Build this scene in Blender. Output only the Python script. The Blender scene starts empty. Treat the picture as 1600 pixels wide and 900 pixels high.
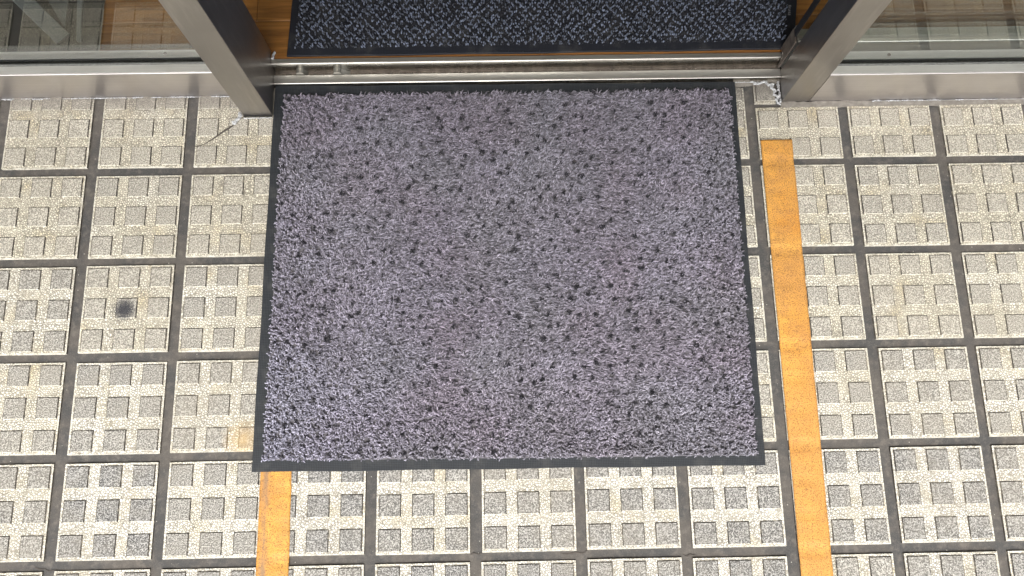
import bpy, math, random
import numpy as np
from mathutils import Matrix, Vector
rng = np.random.default_rng(7)
random.seed(7)
scn = bpy.context.scene
col = scn.collection
# ------------------------------------------------------------------ camera
cam_d = bpy.data.cameras.new('camera'); cam = bpy.data.objects.new('camera', cam_d); col.objects.link(cam)
cam_d.sensor_width = 36.0; cam_d.lens = 1223.88 * 36 / 1600; cam_d.clip_start = 0.02; cam_d.clip_end = 400
Rm = Matrix(((0.99978103, 0.01692127, -0.01231119), (-0.01926673, 0.97393851, -0.22599243), (0.00816627, 0.22618015, 0.97405126)))
cam.matrix_world = Matrix.Translation((0.052818, -0.2097695, 1.4007753)) @ Rm.to_4x4()
scn.camera = cam
# ------------------------------------------------------------------ light
SUN_EL, SUN_AZ = math.radians(56), math.radians(188)     # azimuth measured clockwise from +Y
w = bpy.data.worlds.new('World'); scn.world = w; w.use_nodes = True
wn = w.node_tree.nodes; wl = w.node_tree.links; wn.clear()
sky = wn.new('ShaderNodeTexSky'); sky.sky_type = 'NISHITA'; sky.sun_disc = False
sky.sun_elevation = SUN_EL; sky.sun_rotation = SUN_AZ; sky.dust_density = 4.0; sky.air_density = 1.0; sky.ozone_density = 1.0
hs = wn.new('ShaderNodeHueSaturation'); hs.inputs['Saturation'].default_value = 0.22
bgn = wn.new('ShaderNodeBackground'); bgn.inputs[1].default_value = 0.15
wo = wn.new('ShaderNodeOutputWorld')
wl.new(sky.outputs[0], hs.inputs['Color']); wl.new(hs.outputs[0], bgn.inputs[0]); wl.new(bgn.outputs[0], wo.inputs[0])
sd = bpy.data.lights.new('sun', 'SUN'); sd.energy = 1.6; sd.angle = math.radians(16); sd.color = (1.0, 0.965, 0.91)
so = bpy.data.objects.new('sun', sd); col.objects.link(so)
sdir = Vector((math.sin(SUN_AZ) * math.cos(SUN_EL), math.cos(SUN_AZ) * math.cos(SUN_EL), math.sin(SUN_EL)))
so.rotation_euler = sdir.to_track_quat('Z', 'Y').to_euler()
scn.view_settings.view_transform = 'Standard'; scn.view_settings.look = 'None'
scn.view_settings.gamma = 1.0; scn.view_settings.use_curve_mapping = False
scn.view_settings.exposure = 1.12

# ------------------------------------------------------------------ node helpers
class NT:
    def __init__(s, name):
        s.m = bpy.data.materials.new(name); s.m.use_nodes = True
        s.t = s.m.node_tree; s.t.nodes.clear()
        s.out = s.t.nodes.new('ShaderNodeOutputMaterial')
    def n(s, typ, **kw):
        nd = s.t.nodes.new(typ)
        for k, v in kw.items(): setattr(nd, k, v)
        return nd
    def put(s, sock, v):
        if isinstance(v, bpy.types.NodeSocket): s.t.links.new(v, sock)
        elif isinstance(v, (tuple, list)) and sock.type == 'RGBA' and len(v) == 3: sock.default_value = (*v, 1)
        else: sock.default_value = v
    def pos(s, scale=(1, 1, 1), loc=(0, 0, 0), rot=(0, 0, 0)):
        g = s.n('ShaderNodeTexCoord'); mp = s.n('ShaderNodeMapping')
        s.put(mp.inputs['Vector'], g.outputs['Object']); mp.inputs['Scale'].default_value = scale
        mp.inputs['Location'].default_value = loc; mp.inputs['Rotation'].default_value = rot
        return mp.outputs[0]
    def noise(s, scale, detail=3, rough=0.5, vec=None, dist=0.0):
        nd = s.n('ShaderNodeTexNoise'); nd.inputs['Scale'].default_value = scale
        nd.inputs['Detail'].default_value = detail; nd.inputs['Roughness'].default_value = rough; nd.inputs['Distortion'].default_value = dist
        s.put(nd.inputs['Vector'], vec if vec is not None else s.pos()); return nd.outputs[0]
    def voro(s, scale, feature='F1', out='Distance', vec=None, rand=1.0):
        nd = s.n('ShaderNodeTexVoronoi', feature=feature); nd.inputs['Scale'].default_value = scale
        nd.inputs['Randomness'].default_value = rand
        s.put(nd.inputs['Vector'], vec if vec is not None else s.pos()); return nd.outputs[out]
    def math(s, op, a, b=0.0, c=0.0):
        nd = s.n('ShaderNodeMath', operation=op); s.put(nd.inputs[0], a); s.put(nd.inputs[1], b)
        s.put(nd.inputs[2], c); return nd.outputs[0]
    def ramp(s, v, lo, hi, a=0.0, b=1.0):
        nd = s.n('ShaderNodeMapRange'); nd.interpolation_type = 'SMOOTHSTEP' if False else 'LINEAR'
        s.put(nd.inputs[0], v); s.put(nd.inputs[1], lo); s.put(nd.inputs[2], hi); s.put(nd.inputs[3], a); s.put(nd.inputs[4], b)
        nd.clamp = True; return nd.outputs[0]
    def mix(s, f, a, b, mode='MIX'):
        nd = s.n('ShaderNodeMix', data_type='RGBA', blend_type=mode)
        s.put(nd.inputs[0], f); s.put(nd.inputs[6], a); s.put(nd.inputs[7], b); return nd.outputs[2]
    def attr(s, name, out='Fac'):
        nd = s.n('ShaderNodeAttribute'); nd.attribute_name = name; return nd.outputs[out]
    def bump(s, h, strength=0.5, dist=0.001, nrm=None):
        nd = s.n('ShaderNodeBump'); nd.inputs['Strength'].default_value = strength; nd.inputs['Distance'].default_value = dist
        s.put(nd.inputs['Height'], h)
        if nrm is not None: s.put(nd.inputs['Normal'], nrm)
        return nd.outputs[0]
    def bsdf(s, color, rough=0.6, metal=0.0, normal=None, **kw):
        b = s.n('ShaderNodeBsdfPrincipled'); s.put(b.inputs['Base Color'], color); s.put(b.inputs['Roughness'], rough)
        b.inputs['Metallic'].default_value = metal
        if normal is not None: s.put(b.inputs['Normal'], normal)
        for k, v in kw.items(): s.put(b.inputs[k.replace('_', ' ')], v)
        s.t.links.new(b.outputs[0], s.out.inputs[0]); return b
def xyz(T):
    g = T.n('ShaderNodeTexCoord'); sp = T.n('ShaderNodeSeparateXYZ'); T.put(sp.inputs[0], g.outputs['Object']); return sp.outputs

# ------------------------------------------------------------------ materials
def m_tile():
    T = NT('tile')
    kind = T.attr('kind'); var = T.attr('var')            # kind: 0 pebbled valley, 1 boss top, 2 boss flank / rim in dirt and painted shade, 3 clean lip and flanks painted lit
    wob = T.n('ShaderNodeVectorMath', operation='ADD')
    nz = T.n('ShaderNodeTexNoise'); nz.inputs['Scale'].default_value = 160; T.put(nz.inputs['Vector'], T.pos())
    sc = T.n('ShaderNodeVectorMath', operation='SCALE'); T.put(sc.inputs[0], nz.outputs['Color']); sc.inputs['Scale'].default_value = 0.0035
    T.put(wob.inputs[0], T.pos()); T.put(wob.inputs[1], sc.outputs[0])
    cell = T.voro(235, 'DISTANCE_TO_EDGE', 'Distance', wob.outputs[0], 0.9)
    big = T.noise(7, 4, 0.6)
    peb = T.ramp(cell, 0.02, 0.26)
    patch = T.noise(30, 3, 0.6)
    lo_ = T.ramp(patch, 0.3, 0.75, 0.15, 0.75)
    pit = T.mix(lo_, (0.10, 0.088, 0.070), (0.50, 0.46, 0.37))
    ivory = T.mix(T.ramp(T.math('ADD', big, T.math('MULTIPLY', T.math('SUBTRACT', 0.5, var), 0.45)), 0.35, 0.75), (0.73, 0.685, 0.555), (0.87, 0.855, 0.80))  # near tiles whitened, part of the light falloff painted in
    yel = T.ramp(T.noise(16, 2, 0.5, T.pos(loc=(3, 1, 0))), 0.55, 0.75, 0, 0.7)
    ivory = T.mix(yel, ivory, (0.66, 0.54, 0.31))
    valley = T.mix(peb, pit, ivory)
    dots = T.ramp(T.voro(120, 'F1', 'Distance', T.pos(loc=(2, 2, 0))), 0.05, 0.16, 0.35, 0)
    valley = T.mix(dots, valley, (0.16, 0.14, 0.12))
    # boss top: ground smooth by feet, dirt in the fine pores
    fine = T.noise(430, 2, 0.7); fine2 = T.noise(800, 1, 0.5)
    pore = T.ramp(T.math('ADD', T.math('MULTIPLY', fine, 0.6), T.math('MULTIPLY', fine2, 0.4)), 0.45, 0.57)
    dk = T.mix(var, (0.065, 0.063, 0.062), (0.225, 0.208, 0.178))
    lt = T.mix(var, (0.44, 0.432, 0.415), (0.66, 0.62, 0.525))
    top = T.mix(pore, dk, lt)
    top = T.mix(T.ramp(T.noise(22, 3, 0.6, T.pos(loc=(0, 5, 0))), 0.45, 0.8, 0, 0.35), top, (0.30, 0.28, 0.24))
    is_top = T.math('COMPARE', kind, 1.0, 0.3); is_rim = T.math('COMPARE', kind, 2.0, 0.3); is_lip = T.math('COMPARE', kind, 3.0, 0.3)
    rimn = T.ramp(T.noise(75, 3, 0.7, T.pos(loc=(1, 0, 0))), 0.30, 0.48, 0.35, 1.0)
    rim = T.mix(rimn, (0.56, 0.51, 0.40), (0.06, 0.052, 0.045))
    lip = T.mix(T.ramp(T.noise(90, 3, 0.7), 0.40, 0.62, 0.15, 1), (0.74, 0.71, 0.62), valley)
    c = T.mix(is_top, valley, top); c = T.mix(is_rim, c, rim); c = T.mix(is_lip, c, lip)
    # per-tile soot and yard-scale grime
    c = T.mix(T.ramp(T.noise(3.1, 5, 0.65, T.pos(loc=(9, 0, 0))), 0.45, 0.72, 0, 0.42), c, (0.33, 0.295, 0.235))
    # darker band against the shopfront curb
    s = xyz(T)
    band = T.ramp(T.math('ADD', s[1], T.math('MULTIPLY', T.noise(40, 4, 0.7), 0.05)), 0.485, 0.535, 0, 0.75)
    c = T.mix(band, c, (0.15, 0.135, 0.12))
    # black scorch spot on one boss
    dx = T.math('SUBTRACT', s[0], -0.6325); dy = T.math('SUBTRACT', s[1], 0.0869)
    d = T.math('SQRT', T.math('ADD', T.math('MULTIPLY', dx, dx), T.math('MULTIPLY', dy, dy)))
    d = T.math('ADD', d, T.math('MULTIPLY', T.math('SUBTRACT', T.noise(480, 3, 0.8), 0.5), 0.045))
    c = T.mix(T.ramp(d, 0.010, 0.024, 0.95, 0.0), c, (0.03, 0.031, 0.040))
    ydx = T.math('SUBTRACT', s[0], -0.405); ydy = T.math('SUBTRACT', s[1], -0.150)
    yd = T.math('ADD', T.math('SQRT', T.math('ADD', T.math('MULTIPLY', ydx, ydx), T.math('MULTIPLY', ydy, ydy))), T.math('MULTIPLY', T.noise(60, 3, 0.6), 0.03))
    c = T.mix(T.ramp(yd, 0.018, 0.055, 0.6, 0), c, (0.55, 0.37, 0.15))
    gum = T.ramp(T.math('ADD', T.voro(9, 'F1', 'Distance', T.pos(loc=(0.3, 0.7, 0))), T.math('MULTIPLY', T.noise(200, 3, 0.7), 0.06)), 0.055, 0.10, 0.4, 0)
    c = T.mix(gum, c, (0.20, 0.18, 0.155))
    h = T.mix(is_top, T.ramp(cell, 0.0, 0.35), T.math('MULTIPLY', pore, 0.4))
    T.bsdf(c, 0.72, normal=T.bump(h, 0.75, 0.0016), Specular_IOR_Level=0.35)
    return T.m
def m_grout():
    T = NT('grout')
    a = T.noise(9, 5, 0.65); b = T.noise(70, 4, 0.7); f = T.noise(500, 2, 0.6)
    c = T.mix(T.ramp(a, 0.44, 0.56), (0.056, 0.055, 0.054), (0.088, 0.079, 0.070))
    c = T.mix(T.ramp(f, 0.5, 0.7, 0, 0.35), c, (0.17, 0.155, 0.14))
    c = T.mix(T.ramp(b, 0.5, 0.72, 0, 0.6), c, (0.175, 0.155, 0.135))
    c = T.mix(T.ramp(b, 0.28, 0.42, 0.6, 0), c, (0.052, 0.05, 0.048))
    sp = T.ramp(T.voro(55, 'F1', 'Distance'), 0.03, 0.06, 0.8, 0)
    c = T.mix(sp, c, (0.5, 0.47, 0.42))
    h = T.math('ADD', T.math('MULTIPLY', f, 0.5), b)
    T.bsdf(c, 0.85, normal=T.bump(h, 0.5, 0.0012)); return T.m
def m_ground_far():
    T = NT('paving_far')
    br = T.n('ShaderNodeTexBrick'); br.offset = 0; br.squash = 1
    T.put(br.inputs['Vector'], T.pos()); br.inputs['Scale'].default_value = 1.0
    br.inputs['Brick Width'].default_value = 0.18; br.inputs['Row Height'].default_value = 0.1768; br.inputs['Mortar Size'].default_value = 0.009
    T.put(br.inputs['Color1'], (0.46, 0.43, 0.36)); T.put(br.inputs['Color2'], (0.42, 0.39, 0.33)); T.put(br.inputs['Mortar'], (0.11, 0.1, 0.09))
    c = T.mix(T.ramp(T.noise(2, 4, 0.6), 0.4, 0.8, 0, 0.4), br.outputs[0], (0.25, 0.23, 0.2))
    T.bsdf(c, 0.8); return T.m
def m_steel(name, base=(0.56, 0.535, 0.50), rough=0.27, axis=0, smear=0.25, dirt=(0.20, 0.17, 0.14), dirt_amt=0.25):
    T = NT(name)
    sc = [900, 900, 900]; sc[axis] = 6
    br = T.noise(1.0, 2, 0.6, T.pos(scale=tuple(sc)))
    sm = T.noise(11, 3, 0.5, None, 0.2)
    c = T.mix(T.ramp(sm, 0.45, 0.8, 0, dirt_amt), base, dirt)
    scr = T.noise(1.0, 3, 0.6, T.pos(scale=(70, 70, 9)))
    c = T.mix(T.ramp(scr, 0.52, 0.75, 0, 0.22), c, (0.78, 0.76, 0.73))
    c = T.mix(T.ramp(br, 0.3, 0.7, 0, 0.16), c, (0.34, 0.32, 0.30))
    r = T.math('ADD', T.ramp(sm, 0.3, 0.75, rough - 0.02, rough + smear * 0.22), T.math('MULTIPLY', br, 0.06))
    T.bsdf(c, r, 1.0, normal=T.bump(br, 0.10, 0.0004)); return T.m
def m_plain(name, c, rough=0.6, metal=0.0, nscale=80, namt=0.3, c2=None, bump=0.3):
    T = NT(name); n = T.noise(nscale, 4, 0.65)
    cc = T.mix(T.ramp(n, 0.35, 0.7, 0, namt), c, c2 or tuple(x * 0.5 for x in c))
    T.bsdf(cc, rough, metal, normal=T.bump(n, bump, 0.0008)); return T.m
def m_rubber(name, base, hi, edge_wear=True):
    T = NT(name)
    v = T.pos(scale=(1, 1, 1), rot=(0, 0, math.radians(45)))
    wv = T.n('ShaderNodeTexChecker'); T.put(wv.inputs['Vector'], v); wv.inputs['Scale'].default_value = 480
    T.put(wv.inputs['Color1'], (1, 1, 1)); T.put(wv.inputs['Color2'], (0, 0, 0))
    n = T.noise(25, 4, 0.65)
    c = T.mix(wv.outputs['Fac'], base, hi)
    c = T.mix(T.ramp(n, 0.5, 0.75, 0, 0.45), c, (0.085, 0.082, 0.078))
    dust = T.ramp(T.voro(110, 'F1', 'Distance'), 0.03, 0.06, 0.7, 0)
    dust = T.math('MULTIPLY', dust, T.ramp(T.noise(18, 3), 0.5, 0.6))
    c = T.mix(dust, c, (0.42, 0.41, 0.38))
    T.bsdf(c, 0.62, normal=T.bump(wv.outputs['Fac'], 0.3, 0.0006), Specular_IOR_Level=0.4); return T.m
def m_yarn(name):
    T = NT(name)
    cc = T.attr('yarn', 'Color')
    f = T.noise(1500, 2, 0.7)
    c = T.mix(T.ramp(f, 0.3, 0.7, 0.0, 0.35), cc, (0.03, 0.028, 0.03))
    T.bsdf(c, 0.85, normal=T.bump(f, 0.6, 0.0006), Specular_IOR_Level=0.2, Sheen_Weight=0.25, Sheen_Roughness=0.5); return T.m
def m_tape(tear_x, brown=0.0):
    T = NT('orange_tape')
    a = T.noise(14, 4, 0.6); sp = T.noise(480, 2, 0.75)
    s = xyz(T)
    c = T.mix(T.ramp(a, 0.35, 0.65), (0.74, 0.385, 0.075), (0.60, 0.27, 0.05))
    c = T.mix(T.ramp(T.noise(5, 3, 0.6, T.pos(loc=(4, 4, 0))), 0.42, 0.65, 0, 0.75), c, (0.50, 0.25, 0.07))
    c = T.mix(T.ramp(T.noise(45, 4, 0.7), 0.42, 0.68, 0, 0.7), c, (0.44, 0.22, 0.07))
    bz = T.math('ADD', s[1], T.math('MULTIPLY', T.noise(30, 3, 0.6), 0.16))
    c = T.mix(T.math('MULTIPLY', T.ramp(bz, 0.0, 0.12, 1, 0), brown), c, (0.56, 0.275, 0.072))
    c = T.mix(T.ramp(T.noise(1.0, 3, 0.6, T.pos(scale=(20, 190, 10))), 0.55, 0.75, 0, 0.35), c, (0.30, 0.15, 0.06))
    c = T.mix(T.ramp(sp, 0.50, 0.62, 0, 0.85), c, (0.17, 0.085, 0.03))
    st = T.noise(1.0, 4, 0.6, T.pos(scale=(60, 9, 10), loc=(0.4, 0.2, 0)))
    e = T.math('ABSOLUTE', T.math('SUBTRACT', s[0], tear_x))
    g = T.math('MULTIPLY', T.ramp(T.math('ADD', e, T.math('MULTIPLY', T.noise(120, 3, 0.7), 0.006)), 0.004, 0.013, 1, 0), T.ramp(st, 0.42, 0.60, 0, 0.75))
    c = T.mix(g, c, (0.20, 0.145, 0.105))
    T.bsdf(c, 0.6, normal=T.bump(sp, 0.35, 0.0006), Specular_IOR_Level=0.3); return T.m
def m_wood():
    T = NT('oak_planks')
    s = xyz(T)
    row = T.math('FLOOR', T.math('DIVIDE', T.math('SUBTRACT', s[1], 0.018), 0.09))
    vec = T.n('ShaderNodeCombineXYZ'); T.put(vec.inputs[0], T.math('ADD', s[0], T.math('MULTIPLY', row, 1.37))); T.put(vec.inputs[1], s[1])
    T.put(vec.inputs[2], T.math('MULTIPLY', row, 3.1))
    mp = T.n('ShaderNodeMapping'); T.put(mp.inputs[0], vec.outputs[0]); mp.inputs['Scale'].default_value = (7, 120, 1)
    g = T.noise(1.0, 5, 0.65, mp.outputs[0], 0.8)
    mp2 = T.n('ShaderNodeMapping'); T.put(mp2.inputs[0], vec.outputs[0]); mp2.inputs['Scale'].default_value = (3, 18, 1)
    g2 = T.noise(1.0, 3, 0.5, mp2.outputs[0], 1.5)
    c = T.mix(T.ramp(g, 0.3, 0.7), (0.12, 0.048, 0.012), (0.36, 0.165, 0.042))
    c = T.mix(T.ramp(g2, 0.4, 0.7, 0, 0.55), c, (0.21, 0.085, 0.02))
    T.bsdf(c, 0.34, normal=T.bump(g, 0.15, 0.0005), Coat_Weight=0.3, Coat_Roughness=0.25); return T.m
def m_glass(io=1.50):
    T = NT('window_glass')
    geo = T.n('ShaderNodeNewGeometry')
    ior = T.ramp(geo.outputs['Backfacing'], 0, 1, io, 1 / io)
    fr = T.n('ShaderNodeFresnel'); T.put(fr.inputs['IOR'], ior)
    tr = T.n('ShaderNodeBsdfTransparent'); tr.inputs[0].default_value = (0.94, 0.955, 0.94, 1)
    gl = T.n('ShaderNodeBsdfGlossy'); gl.inputs['Roughness'].default_value = 0.0; gl.inputs[0].default_value = (1, 0.99, 0.95, 1)
    mx = T.n('ShaderNodeMixShader'); T.put(mx.inputs[0], fr.outputs[0]); T.put(mx.inputs[1], tr.outputs[0]); T.put(mx.inputs[2], gl.outputs[0])
    T.t.links.new(mx.outputs[0], T.out.inputs[0]); return T.m
M = dict(tile=m_tile(), grout=m_grout(), far=m_ground_far(),
    steel=m_steel('brushed_steel'), post=m_steel('post_steel', (0.42, 0.40, 0.385), 0.30, 2, 0.3),
    curbface=m_steel('curb_steel', (0.72, 0.69, 0.68), 0.33, 0, 0.2, (0.46, 0.42, 0.41), 0.35),
    rail=m_steel('rail_steel', (0.60, 0.585, 0.545), 0.20, 0, 0.35, (0.26, 0.22, 0.18), 0.4),
    flat=m_steel('worn_flat', (0.62, 0.61, 0.58), 0.42, 0, 0.3, (0.42, 0.40, 0.36), 0.4),
    stopm=m_plain('stop_metal', (0.30, 0.29, 0.26), 0.42, 0.8, 90, 0.5),
    ledge=m_steel('ledge_steel', (0.86, 0.86, 0.84), 0.42, 0, 0.25, (0.45, 0.45, 0.42), 0.25),
    alu=m_plain('aluminium', (0.55, 0.56, 0.54), 0.42, 0.85, 60, 0.25, (0.30, 0.30, 0.28)),
    groove=m_plain('grimy_groove', (0.20, 0.17, 0.145), 0.55, 0.5, 70, 0.85, (0.05, 0.04, 0.035)),
    rub=m_rubber('mat_rubber', (0.009, 0.011, 0.0135), (0.024, 0.028, 0.034)),
    rub2=m_rubber('indoor_mat_rubber', (0.006, 0.007, 0.011), (0.012, 0.014, 0.021)),
    gasket=m_plain('gasket', (0.075, 0.078, 0.075), 0.55, 0, 300, 0.7, (0.25, 0.25, 0.24)),
    black=m_plain('black_rubber', (0.012, 0.012, 0.014), 0.5), yarn=m_yarn('yarn'),
    tape=m_tape(-0.3595), tape2=m_tape(0.650, 0.6), wood=m_wood(), glass=m_glass(), glass2=m_glass(1.25),
    caulk=m_plain('dried_sealant', (0.66, 0.67, 0.68), 0.6, 0, 180, 0.85, (0.16, 0.16, 0.165)),
    wall=m_plain('painted_wall', (0.55, 0.54, 0.51), 0.8, 0, 6, 0.2), grit=m_plain('grit', (0.46, 0.40, 0.33), 0.8, 0, 300, 0.9, (0.06, 0.045, 0.04)),
    dirt=m_plain('crack_dark', (0.085, 0.072, 0.062), 0.9, 0, 200, 0.5),  # crack strips, dark in place of the shade inside
    mortar=m_plain('mortar', (0.16, 0.145, 0.125), 0.9, 0, 90, 0.7, (0.30, 0.28, 0.25), 0.6),
    darkboard=m_plain('dark_board', (0.018, 0.019, 0.020), 0.5, 0, 25, 0.4), palebar=m_plain('pale_bar', (0.085, 0.095, 0.10), 0.5, 0, 30, 0.4),
    ink=m_plain('print_ink', (0.15, 0.15, 0.16), 0.6))

# ------------------------------------------------------------------ object helpers
def thing(name, label, cat, loc=(0, 0, 0), group=None):
    o = bpy.data.objects.new(name, None); col.objects.link(o); o.location = loc; o.empty_display_size = 0.05
    o['label'] = label; o['category'] = cat
    if group: o['group'] = group
    return o
def tag(o, label, cat, group=None, kind=None):
    if label: o['label'] = label
    if cat: o['category'] = cat
    if group: o['group'] = group
    if kind: o['kind'] = kind
    return o
def root_loc(p):
    l = Vector((0, 0, 0))
    while p is not None: l += p.location; p = p.parent
    return l
def obj(name, v, f, mat, parent=None, smooth=False, loc=None, attrs=None):
    """v in world coordinates; object origin = the parent's origin (or loc)."""
    v = np.asarray(v, dtype=np.float32).reshape(-1, 3)
    org = np.array(root_loc(parent) if parent is not None else (loc or (0, 0, 0)), dtype=np.float32)
    me = bpy.data.meshes.new(name)
    if isinstance(f, np.ndarray):
        nf, k = f.shape
        me.vertices.add(len(v)); me.vertices.foreach_set('co', (v - org).ravel())
        me.loops.add(nf * k); me.loops.foreach_set('vertex_index', f.astype(np.int32).ravel())
        me.polygons.add(nf); me.polygons.foreach_set('loop_start', np.arange(0, nf * k, k, dtype=np.int32))
        me.update(calc_edges=True)
    else:
        me.from_pydata((v - org).tolist(), [], f); me.update()
    if smooth: me.polygons.foreach_set('use_smooth', np.ones(len(me.polygons), dtype=bool))
    for nm, (typ, dom, data) in (attrs or {}).items():
        a = me.attributes.new(nm, typ, dom)
        a.data.foreach_set('color' if typ == 'FLOAT_COLOR' else 'value', np.asarray(data, dtype=np.float32).ravel())
    me.materials.append(mat)
    o = bpy.data.objects.new(name, me); col.objects.link(o)
    if parent is not None: o.parent = parent
    elif loc: o.location = loc
    return o
def bevel(o, wd=0.002, seg=3, ang=35):
    b = o.modifiers.new('bevel', 'BEVEL'); b.width = wd; b.segments = seg; b.limit_method = 'ANGLE'; b.angle_limit = math.radians(ang)
    b.harden_normals = False
    return o
def boxg(x0, x1, y0, y1, z0, z1, base=0):
    v = [(x0, y0, z0), (x1, y0, z0), (x1, y1, z0), (x0, y1, z0), (x0, y0, z1), (x1, y0, z1), (x1, y1, z1), (x0, y1, z1)]
    f = [(0, 3, 2, 1), (4, 5, 6, 7), (0, 1, 5, 4), (1, 2, 6, 5), (2, 3, 7, 6), (3, 0, 4, 7)]
    return v, [tuple(i + base for i in q) for q in f]
class MB:
    def __init__(s): s.v = []; s.f = []
    def box(s, *a):
        v, f = boxg(*a, base=len(s.v)); s.v += v; s.f += f; return s
    def prism_x(s, prof, x0, x1):
        """closed (y,z) profile, counter-clockwise seen from +X, extruded along x"""
        n = len(prof); b = len(s.v)
        s.v += [(x0, y, z) for y, z in prof] + [(x1, y, z) for y, z in prof]
        s.f += [tuple(b + i for i in range(n))[::-1], tuple(b + n + i for i in range(n))]
        s.f += [(b + i, b + (i + 1) % n, b + n + (i + 1) % n, b + n + i) for i in range(n)]
        return s
    def obj(s, name, mat, parent=None, **kw): return obj(name, s.v, s.f, mat, parent, **kw)
def front_round(y0, y1, z0, z1, r, seg=6):
    return [(y0, z0), (y1, z0), (y1, z1)] + [(y0 + r + r * math.cos(math.pi / 2 + math.pi / 2 * k / seg), z1 - r + r * math.sin(math.pi / 2 + math.pi / 2 * k / seg)) for k in range(seg + 1)]
def round_prof(y0, y1, z0, z1, r, seg=5):
    """rectangle in (y,z) with its two top corners rounded"""
    p = [(y0, z0), (y1, z0)]
    for k in range(seg + 1):
        a = math.pi / 2 * k / seg; p.append((y1 - r + r * math.cos(a), z1 - r + r * math.sin(a)))
    for k in range(seg + 1):
        a = math.pi / 2 + math.pi / 2 * k / seg; p.append((y0 + r + r * math.cos(a), z1 - r + r * math.sin(a)))
    return p

# ------------------------------------------------------------------ pavement
PX, PY, TS = 0.18, 0.1768, 0.1602
def tile_patch(x0, y0, x1, y1, cx0=None, cy0=None, cx1=None, cy1=None, zt=0.0012, salt=0):
    """one tile as an xy grid of cells with heights; clipped to the c* rectangle"""
    pass
V = []; Fq = []; K = []; VAR = []
def add_quad(p, kind, var):
    b = len(V); V.extend(p); Fq.append((b, b + 1, b + 2, b + 3)); K.append(kind); VAR.append(var)
MARG, BS = 0.0046, 0.0368
GAP = (TS - 2 * MARG - 3 * BS) / 2
def make_tile(ox, oy, var, clip=None):
    dz = rng.normal(0, 0.00035); tx, ty = rng.normal(0, 0.002, 2); jx, jy = rng.normal(0, 0.0006, 2)
    ox += jx; oy += jy
    X0, X1, Y0, Y1 = ox, ox + TS, oy, oy + TS
    cx0, cx1, cy0, cy1 = clip if clip else (X0, X1, Y0, Y1)
    cx0, cx1, cy0, cy1 = max(cx0, X0), min(cx1, X1), max(cy0, Y0), min(cy1, Y1)
    if cx1 - cx0 < 0.004 or cy1 - cy0 < 0.004: return
    def Z(x, y, z): return z + dz + tx * (x - X0 - TS / 2) + ty * (y - Y0 - TS / 2)
    ZT, ZB, ZG = 0.0014, 0.0030, -0.0035
    r = 0.0008; rim = 0.0010; lipw = 0.0022
    # break positions along each axis (tile-local) and their class
    def cuts():
        c = [0, lipw]
        for k in range(3):
            a = MARG + k * (BS + GAP); c += [a - rim, a, a + r, a + BS - r, a + BS, a + BS + rim]
        c += [TS - lipw, TS]
        return c
    cu = cuts()
    def axis(o, lo, hi):
        vals = [o + t for t in cu]
        out = sorted(set([lo, hi] + [t for t in vals if lo + 1e-5 < t < hi - 1e-5])); return out
    xs, ys = axis(ox, cx0, cx1), axis(oy, cy0, cy1)
    def cls(t, o):
        t -= o
        for k in range(3):
            a = MARG + k * (BS + GAP)
            if a + r - 1e-6 <= t <= a + BS - r + 1e-6: return 2      # top
            if a - 1e-6 <= t <= a + BS + 1e-6: return 1.5            # flank
            if a - rim - 1e-6 <= t <= a + BS + rim + 1e-6: return 1  # rim: dirt and painted shade
        if t < lipw or t > TS - lipw: return -1
        return 0
    def hz(x, y):
        a, b = x - ox, y - oy
        inb = lambda t: any(MARG + k * (BS + GAP) + r - 1e-6 <= t <= MARG + k * (BS + GAP) + BS - r + 1e-6 for k in range(3))
        return ZB if inb(a) and inb(b) else ZT
    for i in range(len(xs) - 1):
        xm = (xs[i] + xs[i + 1]) / 2; cxk = cls(xm, ox)
        for j in range(len(ys) - 1):
            ym = (ys[j] + ys[j + 1]) / 2; cyk = cls(ym, oy); m = min(cxk, cyk)
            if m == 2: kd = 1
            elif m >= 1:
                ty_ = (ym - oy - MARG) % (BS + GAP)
                kd = 3 if (cxk == 2 and (cyk == 1.5 and ty_ < BS / 2)) else (0 if (cyk == 1 and ty_ > BS + rim) else 2)  # -Y flank painted as lit, other sides keep the dark rim colour
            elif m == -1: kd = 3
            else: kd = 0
            q = [(xs[i], ys[j]), (xs[i + 1], ys[j]), (xs[i + 1], ys[j + 1]), (xs[i], ys[j + 1])]
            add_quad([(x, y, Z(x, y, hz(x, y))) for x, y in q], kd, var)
    # skirts down to the grout, slightly splayed; -Y side painted lit, the others painted dark
    s = 0.0010
    for (ax, ay), (bx, by), nx, ny in (((cx0, cy0), (cx1, cy0), 0, -1), ((cx1, cy0), (cx1, cy1), 1, 0), ((cx1, cy1), (cx0, cy1), 0, 1), ((cx0, cy1), (cx0, cy0), -1, 0)):
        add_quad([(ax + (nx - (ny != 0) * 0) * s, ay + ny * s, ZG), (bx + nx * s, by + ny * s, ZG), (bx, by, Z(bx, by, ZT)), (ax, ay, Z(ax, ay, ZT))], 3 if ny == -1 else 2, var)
HALFX, HALFY = (PX - TS) / 2, (PY - TS) / 2
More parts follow.
